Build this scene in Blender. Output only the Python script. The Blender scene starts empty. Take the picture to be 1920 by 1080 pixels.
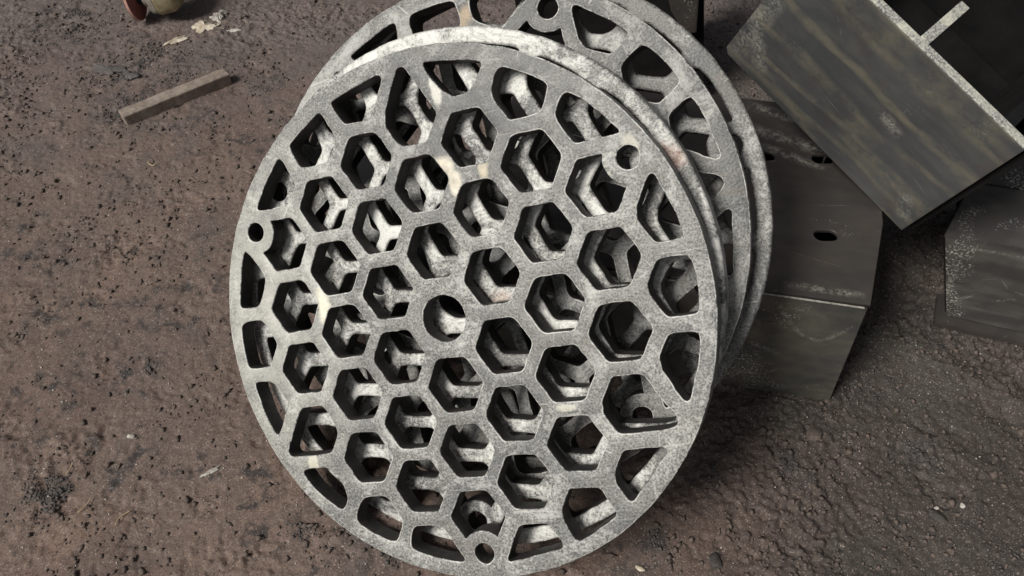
import bpy, bmesh, math, random
import numpy as np
from mathutils import Matrix, Vector

scene = bpy.context.scene
col = scene.collection
R = math.radians

# ------------------------------------------------------------------ camera, sky, sun, exposure
TILT = R(50.0)          # the camera looks 50 degrees below the horizon
CAM_H = 1.3457
cd = bpy.data.cameras.new("camera")
cam = bpy.data.objects.new("camera", cd)
col.objects.link(cam)
cd.sensor_width = 36.0
cd.lens = 1550.0 / 1920.0 * 36.0
cd.clip_start = 0.02
cd.clip_end = 200.0
cam.location = (0, 0, CAM_H)
cam.rotation_euler = (math.pi / 2 - TILT, 0, 0)
scene.camera = cam

SUN_DIR = Vector((-0.56, -0.42, 0.71)).normalized()      # towards the sun
sun_el = math.asin(SUN_DIR.z)
sun_az = math.atan2(SUN_DIR.x, SUN_DIR.y)
world = bpy.data.worlds.new("World")
scene.world = world
world.use_nodes = True
wn = world.node_tree
bg = wn.nodes["Background"]
sky = wn.nodes.new("ShaderNodeTexSky")
sky.sky_type = 'NISHITA'
sky.sun_disc = False
sky.sun_elevation = sun_el
sky.sun_rotation = sun_az
sky.dust_density = 4.0
hs = wn.nodes.new("ShaderNodeHueSaturation")
hs.inputs["Saturation"].default_value = 0.25
wn.links.new(sky.outputs[0], hs.inputs["Color"])
wn.links.new(hs.outputs[0], bg.inputs["Color"])
bg.inputs["Strength"].default_value = 0.05

sl = bpy.data.lights.new("sun", 'SUN')
sl.energy = 4.0
sl.angle = R(19.0)
sl.color = (1.0, 0.965, 0.91)
sun = bpy.data.objects.new("sun", sl)
col.objects.link(sun)
sun.rotation_euler = SUN_DIR.to_track_quat('Z', 'Y').to_euler()

scene.render.engine = 'CYCLES'
scene.view_settings.view_transform = 'Standard'
scene.view_settings.look = 'None'
scene.view_settings.gamma = 1.0
scene.view_settings.use_curve_mapping = False
scene.view_settings.exposure = -0.02

rng = random.Random(7)
nrng = np.random.default_rng(11)

# ------------------------------------------------------------------ small helpers
def tag(o, label=None, cat=None, group=None, kind=None):
    if label: o["label"] = label
    if cat: o["category"] = cat
    if group: o["group"] = group
    if kind: o["kind"] = kind
    return o

def empty(name, matrix=None):
    o = bpy.data.objects.new(name, None)
    col.objects.link(o)
    o.empty_display_size = 0.05
    if matrix is not None: o.matrix_world = matrix
    return o

def link_mesh(name, me, mat, parent=None, matrix=None):
    o = bpy.data.objects.new(name, me)
    col.objects.link(o)
    if mat is not None and not me.materials: me.materials.append(mat)
    if parent is not None: o.parent = parent
    if matrix is not None: o.matrix_local = matrix
    return o

def from_bm(name, bm, mat, parent=None, matrix=None, smooth=None):
    bmesh.ops.recalc_face_normals(bm, faces=bm.faces)
    me = bpy.data.meshes.new(name)
    bm.to_mesh(me); bm.free()
    if smooth is not None:
        for p in me.polygons: p.use_smooth = True
        me.set_sharp_from_angle(angle=R(smooth))
    return link_mesh(name, me, mat, parent, matrix)

def plate_bm(poly, w0, w1, bevel=0.002, segs=2, holes=()):
    """a plate: outline poly in (u,v), between depths w0 and w1, bevelled edges"""
    bm = bmesh.new()
    lo = [bm.verts.new((u, v, w0)) for u, v in poly]
    hi = [bm.verts.new((u, v, w1)) for u, v in poly]
    n = len(poly)
    bm.faces.new(hi); bm.faces.new(lo[::-1])
    for i in range(n):
        j = (i + 1) % n
        bm.faces.new((lo[i], lo[j], hi[j], hi[i]))
    bmesh.ops.recalc_face_normals(bm, faces=bm.faces)
    if bevel:
        bmesh.ops.bevel(bm, geom=list(bm.edges), offset=bevel, segments=segs, affect='EDGES', profile=0.6)
    return bm

def rect(u0, u1, v0, v1): return [(u0, v0), (u1, v0), (u1, v1), (u0, v1)]

def frame(o, x, y, z):
    m = Matrix((x, y, z)).transposed().to_4x4()
    m.translation = o
    return m

# lattice noise in numpy -------------------------------------------------------
def _hash(ix, iy, seed):
    h = (ix.astype(np.int64) * 374761393 + iy.astype(np.int64) * 668265263 + seed * 1442695041) & 0x7fffffff
    h = ((h ^ (h >> 13)) * 1274126177) & 0x7fffffff
    h = ((h ^ (h >> 16)) * 60493) & 0x7fffffff
    return (h & 0xffff) / 65535.0
def vnoise(x, y, seed=0):
    ix = np.floor(x); iy = np.floor(y)
    fx = x - ix; fy = y - iy
    fx = fx * fx * fx * (fx * (fx * 6 - 15) + 10); fy = fy * fy * fy * (fy * (fy * 6 - 15) + 10)
    a = _hash(ix, iy, seed); b = _hash(ix + 1, iy, seed); c = _hash(ix, iy + 1, seed); d = _hash(ix + 1, iy + 1, seed)
    return (a * (1 - fx) + b * fx) * (1 - fy) + (c * (1 - fx) + d * fx) * fy
def fbm(x, y, octv=4, seed=0, gain=0.5):
    s = 0; a = 1; t = 0
    for k in range(octv):
        s = s + a * vnoise(x + 17.3 * k, y - 9.1 * k, seed + k); t += a
        # turn each octave a little so that no grid shows
        x, y = (x * 0.8 - y * 0.6) * 2.03, (x * 0.6 + y * 0.8) * 2.03
        a *= gain
    return s / t
def sstep(a, b, x):
    t = np.clip((x - a) / (b - a), 0, 1); return t * t * (3 - 2 * t)

# ------------------------------------------------------------------ materials
class Nodes:
    def __init__(self, name):
        self.mat = bpy.data.materials.new(name); self.mat.use_nodes = True
        self.t = self.mat.node_tree; self.b = self.t.nodes["Principled BSDF"]
        self.tc = self.t.nodes.new("ShaderNodeTexCoord").outputs["Object"]
    def new(self, k): return self.t.nodes.new("ShaderNode" + k)
    def link(self, a, b): self.t.links.new(a, b)
    def mapping(self, scale=(1, 1, 1), rot=(0, 0, 0), loc=(0, 0, 0), vec=None):
        m = self.new("Mapping")
        m.inputs["Scale"].default_value = scale; m.inputs["Rotation"].default_value = rot; m.inputs["Location"].default_value = loc
        self.link(vec or self.tc, m.inputs["Vector"]); return m.outputs[0]
    def noise(self, scale, detail=3, rough=0.55, vec=None, dist=0.0):
        n = self.new("TexNoise"); n.inputs["Scale"].default_value = scale; n.inputs["Detail"].default_value = detail
        n.inputs["Roughness"].default_value = rough; n.inputs["Distortion"].default_value = dist
        self.link(vec or self.tc, n.inputs["Vector"]); return n.outputs["Fac"]
    def voro(self, scale, feature='F1', vec=None, out="Distance"):
        n = self.new("TexVoronoi"); n.feature = feature; n.inputs["Scale"].default_value = scale
        self.link(vec or self.tc, n.inputs["Vector"]); return n.outputs[out]
    def ramp(self, fac, stops):
        r = self.new("ValToRGB"); e = r.color_ramp.elements
        while len(e) < len(stops): e.new(0.5)
        for k, (p, c) in enumerate(stops):
            e[k].position = p
            e[k].color = (c, c, c, 1) if isinstance(c, (int, float)) else (*c, 1)
        self.link(fac, r.inputs[0]); return r.outputs[0]
    def mix(self, fac, a, b, mode='MIX'):
        m = self.new("Mix"); m.data_type = 'RGBA'; m.blend_type = mode
        for sock, v in ((m.inputs["Factor"], fac), (m.inputs["A"], a), (m.inputs["B"], b)):
            pass
        ins = [i for i in m.inputs if i.type == 'RGBA']; f = m.inputs[0]
        if isinstance(fac, (int, float)): f.default_value = fac
        else: self.link(fac, f)
        for s, v in zip(ins, (a, b)):
            if isinstance(v, (tuple, list)): s.default_value = (*v, 1)
            else: self.link(v, s)
        return [o for o in m.outputs if o.type == 'RGBA'][0]
    def math(self, op, a, b=0.0, clamp=False):
        m = self.new("Math"); m.operation = op; m.use_clamp = clamp
        for s, v in zip(m.inputs, (a, b)):
            if isinstance(v, (int, float)): s.default_value = v
            else: self.link(v, s)
        return m.outputs[0]
    def spot(self, centre, size, sharp, wob=0.5, nscale=30):
        """a stain or painted shade patch with its own ragged outline round a point of the object"""
        v = self.new("VectorMath"); v.operation = 'SUBTRACT'
        self.link(self.tc, v.inputs[0]); v.inputs[1].default_value = centre
        s = self.new("VectorMath"); s.operation = 'DIVIDE'; self.link(v.outputs[0], s.inputs[0]); s.inputs[1].default_value = size
        l = self.new("VectorMath"); l.operation = 'LENGTH'; self.link(s.outputs[0], l.inputs[0])
        n = self.noise(nscale, 5, 0.65)
        d = self.math('ADD', l.outputs["Value"], self.math('MULTIPLY', self.math('SUBTRACT', n, 0.5), wob * 4))
        return self.ramp(d, [(max(0, 1 - sharp) * 0.5, 1.0), (0.5, 0.0)]) if False else self.math('MULTIPLY', self.math('SUBTRACT', 1.0, d, True), sharp, True)
    def bump(self, h, strength=0.3, dist=0.002, prev=None):
        b = self.new("Bump"); b.inputs["Strength"].default_value = strength; b.inputs["Distance"].default_value = dist
        self.link(h, b.inputs["Height"])
        if prev is not None: self.link(prev, b.inputs["Normal"])
        return b.outputs[0]
    def done(self, colour, rough=0.6, metal=0.0, normal=None, spec=None):
        b = self.b
        if isinstance(colour, (tuple, list)): b.inputs["Base Color"].default_value = (*colour, 1)
        else: self.link(colour, b.inputs["Base Color"])
        for k, v in (("Roughness", rough), ("Metallic", metal)):
            if isinstance(v, (int, float)): b.inputs[k].default_value = v
            else: self.link(v, b.inputs[k])
        if normal is not None: self.link(normal, b.inputs["Normal"])
        if spec is not None: b.inputs["Specular IOR Level"].default_value = spec
        return self.mat

def cast_iron(name, dust=0.5, stains_and_shade=(), seed=0.0, dark=0.15, light=0.40, white=0.80):  # on the second disc, dust also carries its painted sunlit glare
    n = Nodes(name)
    vec = n.mapping(loc=(seed, seed * 1.7, seed * 0.6))
    fine = n.noise(300, 2, 0.75, vec)
    fine2 = n.noise(150, 3, 0.75, vec)
    sp = n.math('ADD', n.math('MULTIPLY', fine, 0.6), n.math('MULTIPLY', fine2, 0.4))
    speck = n.ramp(sp, [(0.36, (dark, dark, dark * 0.96)), (0.64, (light, light * 0.997, light * 0.92))])
    # wide patches: darker bare metal against dusty grey
    patch = n.noise(3.2, 8, 0.70, vec, 0.8)
    bare = n.mix(n.ramp(patch, [(0.40, 0.0), (0.60, 0.9)]), speck, n.ramp(sp, [(0.36, (dark * 0.6, dark * 0.61, dark * 0.61)), (0.66, (light * 0.62, light * 0.63, light * 0.62))]))
    rst = n.ramp(n.noise(9, 7, 0.72, n.mapping(loc=(seed + 7, 3, 1)), 0.5), [(0.56, 0.0), (0.72, 0.35)])
    bare = n.mix(rst, bare, (0.17, 0.135, 0.10))
    # powdery white scale, broken up by the grain of the casting
    pw = n.noise(9, 9, 0.76, n.mapping(loc=(seed + 3, 2, 5)), 1.1)
    pm = n.ramp(n.math('ADD', n.math('MULTIPLY', pw, 0.75), n.math('MULTIPLY', fine2, 0.25)), [(0.53 - 0.10 * dust, 0.0), (0.635 - 0.08 * dust, 1.0)])
    c = n.mix(n.math('MULTIPLY', pm, 0.35 + 0.5 * dust), bare, (white, white * 0.995, white * 0.94))
    # scuffs dragged across the face
    for ang, sc in ((0.5, 60.0), (-0.9, 45.0)):
        q = n.noise(6.0, 3, 0.6, n.mapping(scale=(1, sc, 1), rot=(0, 0, ang), loc=(seed, 0, 0)))
        sm = n.math('MULTIPLY', n.ramp(q, [(0.66, 0.0), (0.70, 0.5)]), n.ramp(n.noise(5, 3, 0.6, n.mapping(loc=(seed + sc, 0, 0))), [(0.5, 0.0), (0.6, 1.0)]))
        c = n.mix(sm, c, (0.55, 0.54, 0.50))
    # hairline marks of scale and chalk
    ln = n.voro(7, 'DISTANCE_TO_EDGE', n.mapping(scale=(1, 1.0, 1.3), loc=(seed + 1, 0, 0)))
    lm = n.math('MULTIPLY', n.ramp(ln, [(0.0, 1.0), (0.012, 0.0)]), n.ramp(n.noise(17, 3), [(0.55, 0.0), (0.64, 0.5)]))
    c = n.mix(lm, c, (0.62, 0.61, 0.56))
    for centre, size, sharp, wob, colr, amt in stains_and_shade:
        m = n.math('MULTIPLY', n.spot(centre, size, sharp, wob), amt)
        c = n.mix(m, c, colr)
    nb = n.bump(sp, 0.45, 0.0014)
    nb = n.bump(n.noise(38, 5, 0.65, vec), 0.35, 0.004, nb)
    ro = n.ramp(fine2, [(0.3, 0.48), (0.7, 0.72)])
    return n.done(c, ro, 0.2, nb)

OCHRE = (0.62, 0.45, 0.26); CREAM = (0.80, 0.74, 0.60); RUST = (0.30, 0.12, 0.07)
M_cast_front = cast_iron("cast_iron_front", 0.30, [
    ((0.036, 0.226, 0), (0.026, 0.020, 0.05), 3.0, 0.35, CREAM, 0.9),
    ((0.018, 0.238, 0), (0.014, 0.012, 0.05), 3.0, 0.4, OCHRE, 0.85),
    ((0.058, 0.199, 0), (0.012, 0.026, 0.05), 2.5, 0.4, CREAM, 0.8),
    ((0.121, 0.262, 0), (0.008, 0.035, 0.05), 2.5, 0.5, (0.66, 0.55, 0.36), 0.8),
    ((0.106, 0.215, 0), (0.010, 0.030, 0.05), 2.5, 0.5, (0.70, 0.62, 0.45), 0.6),
    ((-0.215, 0.045, 0), (0.016, 0.034, 0.05), 2.0, 0.4, (0.74, 0.70, 0.56), 0.9),
    ((0.276, 0.170, 0), (0.022, 0.008, 0.05), 2.0, 0.5, (0.72, 0.69, 0.55), 0.8),
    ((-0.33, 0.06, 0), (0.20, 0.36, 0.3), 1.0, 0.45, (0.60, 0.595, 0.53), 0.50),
    ((0.12, 0.30, 0), (0.30, 0.15, 0.3), 1.2, 0.55, (0.085, 0.087, 0.088), 0.50),  # bare-metal tone that also paints in the shade of the upper middle
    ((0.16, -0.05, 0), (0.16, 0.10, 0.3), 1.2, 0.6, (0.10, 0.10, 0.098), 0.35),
    ((0.262, 0.052, 0), (0.020, 0.007, 0.05), 3.0, 0.25, (0.62, 0.60, 0.50), 0.6),
    ((0.262, -0.052, 0), (0.020, 0.007, 0.05), 3.0, 0.25, (0.62, 0.60, 0.50), 0.6),
    ((0.175, -0.155, 0), (0.018, 0.007, 0.05), 3.0, 0.25, (0.60, 0.58, 0.48), 0.55),
    ((-0.29, -0.22, 0), (0.012, 0.030, 0.05), 3.0, 0.35, (0.66, 0.64, 0.52), 0.6),
    ((-0.16, -0.19, 0), (0.020, 0.010, 0.05), 3.0, 0.4, (0.66, 0.65, 0.58), 0.55),
    ((0.05, 0.345, 0), (0.010, 0.030, 0.05), 3.0, 0.4, (0.70, 0.69, 0.62), 0.6),
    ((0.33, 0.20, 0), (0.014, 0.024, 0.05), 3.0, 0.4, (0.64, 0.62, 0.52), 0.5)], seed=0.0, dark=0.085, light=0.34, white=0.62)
M_cast_second = cast_iron("cast_iron_second", 0.80, [  # extra white powder also paints in the sunlit glare on its webs
    ((0.34, 0.19, 0), (0.03, 0.03, 0.05), 2.0, 0.5, RUST, 0.35),
    ((0.06, -0.02, 0), (0.05, 0.03, 0.05), 2.0, 0.6, (0.55, 0.38, 0.30), 0.35)], seed=4.1, dark=0.065, light=0.31, white=0.74)
M_burnish = cast_iron("rubbed_casting_edge", 0.7, [], seed=2.2, dark=0.10, light=0.46, white=0.78)
M_cast_third = cast_iron("cast_iron_third", 0.40, [
    ((0.20, 0.28, 0), (0.05, 0.02, 0.05), 2.0, 0.5, OCHRE, 0.35)], seed=8.7, dark=0.065, light=0.25, white=0.50)
M_cast_fourth = cast_iron("cast_iron_fourth", 0.45, [], seed=13.2, dark=0.065, light=0.26, white=0.58)

def dark_steel(name, base, streak, amt, dust=0.25, rough=0.42, rot=0.0, seed=0.0, stretch=7.0, lines=(), swirl=0.0):
    """mill-scaled plate with heat streaks and a little white grit"""
    n = Nodes(name)
    v = n.mapping(scale=(1, stretch, 1), rot=(0, 0, rot), loc=(seed, seed * 2, 0))
    st = n.noise(3.4, 6, 0.62, v, 1.4)
    st2 = n.noise(8.0, 5, 0.6, v, 0.8)
    cl = n.noise(16, 5, 0.6, n.mapping(loc=(seed, 3, 1)))
    m = n.math('MULTIPLY', n.ramp(n.math('ADD', n.math('MULTIPLY', st, 0.6), n.math('MULTIPLY', st2, 0.4)), [(0.43, 0.0), (0.60, 1.0)]), n.ramp(cl, [(0.3, 0.45), (0.62, 1.0)]))
    c = n.mix(n.math('MULTIPLY', m, amt), base, streak)
    c = n.mix(n.ramp(n.noise(5, 5, 0.65, n.mapping(loc=(seed + 2, 1, 4))), [(0.42, 0.0), (0.7, 0.45)]), c, tuple(x * 0.45 for x in base))
    if swirl:
        for k, (sc, ds, ro_) in enumerate(((5.6, 7.0, 0.10), (3.4, 12.0, -0.22))):
            wv = n.new("TexWave"); wv.wave_type = 'BANDS'; wv.bands_direction = 'Y'
            wv.inputs["Scale"].default_value = sc; wv.inputs["Distortion"].default_value = ds; wv.inputs["Detail"].default_value = 4.0
            wv.inputs["Detail Scale"].default_value = 1.1; wv.inputs["Detail Roughness"].default_value = 0.55
            n.link(n.mapping(scale=(0.35, 1, 1), rot=(0, 0, ro_), loc=(seed + k, k * 2.0, 0)), wv.inputs["Vector"])
            wm = n.math('MULTIPLY', n.ramp(wv.outputs["Fac"], [(0.72, 0.0), (1.0, 1.0)]), n.ramp(n.noise(14, 8, 0.75, n.mapping(loc=(seed + k * 3, 0, 7))), [(0.40, 0.0), (0.60, 1.0)]))
            c = n.mix(n.math('MULTIPLY', wm, swirl), c, (0.215, 0.195, 0.145))
    rust = n.ramp(n.noise(7, 6, 0.7, n.mapping(loc=(seed + 5, 1, 0))), [(0.55, 0.0), (0.75, 0.5)])
    c = n.mix(rust if base[0] > 0.02 else n.math('MULTIPLY', rust, 0.12), c, (0.085, 0.052, 0.038))
    # clusters of pale grit
    g = n.math('MULTIPLY', n.ramp(n.noise(230, 2, 0.6), [(0.55, 0.0), (0.62, 1.0)]), n.ramp(n.noise(5.5, 6, 0.68, n.mapping(loc=(seed + 9, 4, 2)), 0.6), [(0.62 - 0.14 * dust, 0.0), (0.70 - 0.12 * dust, 1.0)]))
    c = n.mix(n.math('MULTIPLY', g, dust * 1.6, True), c, (0.55, 0.54, 0.48))
    for (x0, y0, x1, y1, wd) in lines:                 # chalk strokes rubbed on the plate
        L_ = math.hypot(x1 - x0, y1 - y0)
        mp = n.new("Mapping"); mp.vector_type = 'TEXTURE'
        mp.inputs["Location"].default_value = ((x0 + x1) / 2, (y0 + y1) / 2, 0); mp.inputs["Rotation"].default_value = (0, 0, math.atan2(y1 - y0, x1 - x0)); mp.inputs["Scale"].default_value = (L_ / 2, wd, 1)
        n.link(n.tc, mp.inputs["Vector"])
        sp_ = n.new("SeparateXYZ"); n.link(mp.outputs[0], sp_.inputs[0])
        on = n.math('MULTIPLY', n.math('SUBTRACT', 1.0, n.math('POWER', n.math('ABSOLUTE', sp_.outputs[0]), 3.0), True), n.math('SUBTRACT', 1.0, n.math('ABSOLUTE', sp_.outputs[1]), True))
        on = n.math('MULTIPLY', on, n.ramp(n.math('ADD', n.math('MULTIPLY', n.noise(160, 4, 0.75), 0.55), n.math('MULTIPLY', n.noise(34, 5, 0.7), 0.45)), [(0.46, 0.0), (0.60, 0.75 if wd > 0.005 else 0.6)]), True)
        c = n.mix(on, c, (0.46, 0.45, 0.39))
    nb = n.bump(n.noise(120, 4, 0.6), 0.10, 0.002)
    nb = n.bump(n.noise(14, 3, 0.5), 0.12, 0.01, nb)
    ro = n.ramp(cl, [(0.3, rough - 0.08), (0.7, rough + 0.16)])
    return n.done(c, ro, 0.35, nb)
TMARK = [(0.445, -0.01, 0.440, 0.30, 0.030), (0.38, 0.02, 0.43, 0.10, 0.02), (0.012, 0.020, 0.050, 0.075, 0.018), (0.02, 0.10, 0.10, 0.118, 0.0008), (0.05, 0.055, 0.13, 0.085, 0.0007), (0.20, 0.09, 0.30, 0.105, 0.0007), (0.30, 0.20, 0.36, 0.255, 0.0007), (0.13, 0.150, 0.19, 0.165, 0.016)]
TOPDUST = [(-0.24, 0.505, -0.08, 0.455, 0.018), (-0.23, 0.43, -0.06, 0.375, 0.022), (-0.20, 0.38, -0.07, 0.325, 0.014), (-0.16, 0.02, -0.02, 0.02, 0.010), (-0.12, 0.22, -0.03, 0.235, 0.0007), (-0.15, 0.10, -0.05, 0.075, 0.0007)]
SCRIB = [(0.02, 0.13, 0.05, 0.145, 0.002), (0.05, 0.145, 0.075, 0.12, 0.002), (0.075, 0.12, 0.12, 0.112, 0.002), (-0.01, 0.05, 0.03, 0.09, 0.006), (-0.035, 0.16, -0.02, 0.06, 0.008), (0.06, 0.08, 0.10, 0.10, 0.005), (-0.05, 0.205, 0.10, 0.21, 0.004)]
CHALK = [(-0.165, 0.268, -0.12, 0.205, 0.006), (-0.12, 0.205, -0.093, 0.180, 0.006), (-0.093, 0.180, -0.062, 0.175, 0.006), (-0.062, 0.175, -0.022, 0.230, 0.006), (-0.185, 0.25, -0.215, 0.175, 0.005),
         (-0.30, 0.145, -0.19, 0.148, 0.004), (-0.19, 0.148, -0.12, 0.12, 0.008), (-0.27, 0.07, -0.20, 0.045, 0.004), (-0.20, 0.045, -0.14, 0.055, 0.004), (-0.14, 0.055, -0.10, 0.085, 0.004)]
M_plate_streak = dark_steel("streaked_plate_steel", (0.088, 0.091, 0.094), (0.140, 0.136, 0.120), 0.7, 0.18, 0.36, R(-9), 1.0, 5.0, TMARK, 0.60)
M_plate_dark = dark_steel("dark_plate_steel", (0.056, 0.049, 0.046), (0.10, 0.088, 0.072), 0.5, 0.5, 0.48, 0.3, 6.0, 3.0)
M_plate_top = dark_steel("slotted_plate_steel", (0.056, 0.049, 0.046), (0.10, 0.088, 0.072), 0.5, 0.4, 0.48, 0.3, 6.0, 3.0, TOPDUST)
M_plate_front = dark_steel("bent_plate_steel", (0.082, 0.081, 0.077), (0.165, 0.155, 0.120), 0.85, 0.55, 0.42, 0.8, 12.0, 2.0, CHALK, 0.25)
M_plate_right = dark_steel("grey_plate_steel", (0.068, 0.064, 0.061), (0.150, 0.143, 0.130), 0.8, 0.6, 0.46, 0.1, 20.0, 4.0, SCRIB)
M_black = dark_steel("shade_black_steel", (0.0055, 0.0052, 0.0056), (0.011, 0.009, 0.009), 0.4, 0.06, 0.62, 0.3, 3.0)  # black steel, its colour also holding the shade inside the boxes
def cut_edge():
    n = Nodes("flame_cut_edge")
    f = n.noise(260, 3, 0.7); p = n.noise(22, 5, 0.7)
    c = n.ramp(f, [(0.38, 0.13), (0.60, (0.50, 0.50, 0.45))])
    c = n.mix(n.ramp(p, [(0.46, 0.0), (0.64, 0.6)]), c, (0.72, 0.71, 0.58))
    return n.done(c, 0.6, 0.15, n.bump(f, 0.3, 0.001))
M_edge = cut_edge()

def soil():
    n = Nodes("dirty_workshop_soil")
    a = n.noise(1.7, 6, 0.62, None, 0.4); b = n.noise(6.5, 7, 0.66, None, 0.5); c_ = n.noise(28, 6, 0.65); d = n.noise(150, 4, 0.7)
    c = n.mix(n.ramp(a, [(0.38, 0.0), (0.60, 1.0)]), (0.124, 0.089, 0.075), (0.172, 0.115, 0.088))
    c = n.mix(n.ramp(b, [(0.46, 0.0), (0.62, 0.7)]), c, (0.098, 0.077, 0.069))
    sep = n.new("SeparateXYZ"); n.link(n.tc, sep.inputs[0])
    # near the steel: shade beside the discs painted in, plus scale and greenish slag dust
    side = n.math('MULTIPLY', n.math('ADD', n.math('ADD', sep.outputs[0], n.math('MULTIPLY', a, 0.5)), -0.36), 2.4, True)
    far = n.math('MULTIPLY', n.math('ADD', n.math('ADD', sep.outputs[1], n.math('MULTIPLY', a, 0.6)), -1.5), 1.1, True)
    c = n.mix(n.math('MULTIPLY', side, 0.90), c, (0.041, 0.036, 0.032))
    c = n.mix(n.math('MULTIPLY', far, 0.70), c, (0.112, 0.094, 0.091))
    gm = n.math('MULTIPLY', n.ramp(n.noise(3.3, 6, 0.65, n.mapping(loc=(4, 8, 1)), 0.5), [(0.50, 0.0), (0.64, 0.7)]), n.math('ADD', n.math('MULTIPLY', side, 0.85), 0.15))
    c = n.mix(gm, c, (0.066, 0.067, 0.054))
    rd = n.math('MULTIPLY', n.ramp(n.noise(2.6, 6, 0.65, n.mapping(loc=(9, 1, 3)), 0.5), [(0.52, 0.0), (0.66, 0.6)]), n.math('SUBTRACT', 1.0, n.math('MULTIPLY', side, 0.75)))
    c = n.mix(rd, c, (0.105, 0.066, 0.056))
    # black scale crumbs pressed into the soil, pale dust
    bk = n.math('MULTIPLY', n.ramp(c_, [(0.50, 0.0), (0.60, 1.0)]), n.ramp(n.noise(4.4, 6, 0.72, n.mapping(loc=(1, 5, 2)), 0.6), [(0.48, 0.0), (0.60, 0.95)]))
    c = n.mix(bk, c, (0.030, 0.027, 0.027))
    c = n.mix(n.math('MULTIPLY', n.ramp(d, [(0.34, 0.75), (0.48, 0.0)]), n.math('ADD', 0.45, n.math('MULTIPLY', side, 0.55))), c, (0.050, 0.039, 0.034))
    c = n.mix(n.ramp(d, [(0.56, 0.0), (0.72, 0.5)]), c, (0.22, 0.170, 0.140))
    at = n.new("Attribute") ; at.attribute_name = "scale_dirt"
    c = n.mix(n.math('MULTIPLY', at.outputs["Fac"], 0.85), c, (0.034, 0.031, 0.030))
    e = n.noise(330, 2, 0.7)
    c = n.mix(n.ramp(e, [(0.36, 0.6), (0.46, 0.0)]), c, (0.040, 0.033, 0.030))
    c = n.mix(n.ramp(e, [(0.62, 0.0), (0.68, 0.7)]), c, (0.36, 0.32, 0.285))
    nb = n.bump(c_, 0.35, 0.005)
    nb = n.bump(d, 0.65, 0.0028, nb)
    nb = n.bump(n.noise(420, 2), 0.35, 0.001, nb)
    ro = n.ramp(b, [(0.3, 0.62), (0.7, 0.88)])
    return n.done(c, ro, 0.0, nb, 0.35)
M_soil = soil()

def grainy(name, lo, hi, scale=300, rough=0.8, metal=0.0, bump=0.4):
    n = Nodes(name); f = n.noise(scale, 4, 0.65); g = n.noise(scale * 0.12, 4, 0.6)
    c = n.mix(n.ramp(g, [(0.35, 0.0), (0.65, 1.0)]), n.ramp(f, [(0.3, lo), (0.7, hi)]), lo, 'MIX') if False else n.ramp(n.math('ADD', n.math('MULTIPLY', f, 0.5), n.math('MULTIPLY', g, 0.5)), [(0.36, lo), (0.64, hi)])
    return n.done(c, rough, metal, n.bump(f, bump, 0.002))
M_wall = grainy("shaded_casting_skin", (0.018, 0.017, 0.016), (0.055, 0.053, 0.050), 140, 0.65, 0.1)  # opening walls: dark skin with their shade put into the colour
M_arris = grainy("worn_bright_arris", (0.06, 0.057, 0.05), (0.48, 0.46, 0.41), 120, 0.5, 0.3)
M_slag = grainy("black_slag", (0.020, 0.017, 0.016), (0.070, 0.060, 0.054), 300, 0.75)
M_scale = grainy("grey_mill_scale", (0.045, 0.041, 0.040), (0.100, 0.088, 0.082), 200, 0.8)
M_slagpale = grainy("crumbly_white_slag", (0.05, 0.045, 0.04), (0.6, 0.56, 0.5), 90, 0.8)
M_pale = grainy("pale_grit", (0.26, 0.24, 0.21), (0.60, 0.57, 0.52), 300, 0.8)
M_clod = grainy("soil_clod", (0.060, 0.048, 0.042), (0.130, 0.098, 0.080), 160, 0.85)
M_bar = grainy("rusted_bar_steel", (0.15, 0.115, 0.092), (0.31, 0.26, 0.22), 170, 0.7, 0.15)
M_straw = grainy("dry_straw", (0.30, 0.22, 0.13), (0.50, 0.40, 0.26), 200, 0.8)
M_chip = grainy("torn_pale_scrap", (0.26, 0.20, 0.13), (0.66, 0.60, 0.50), 60, 0.8)
M_wheel = grainy("red_grinding_wheel", (0.14, 0.045, 0.040), (0.26, 0.095, 0.085), 300, 0.85)
M_wheel_edge = grainy("worn_wheel_rim", (0.32, 0.16, 0.12), (0.52, 0.30, 0.24), 300, 0.85)
M_gear = grainy("worn_die_cast_housing", (0.20, 0.165, 0.095), (0.40, 0.345, 0.22), 70, 0.5, 0.3, 0.15)
M_gear_grey = grainy("bare_die_cast_metal", (0.22, 0.205, 0.175), (0.42, 0.39, 0.33), 70, 0.45, 0.4, 0.15)
M_rubber = grainy("dark_tool_plastic", (0.012, 0.012, 0.012), (0.03, 0.03, 0.03), 200, 0.6)
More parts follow.
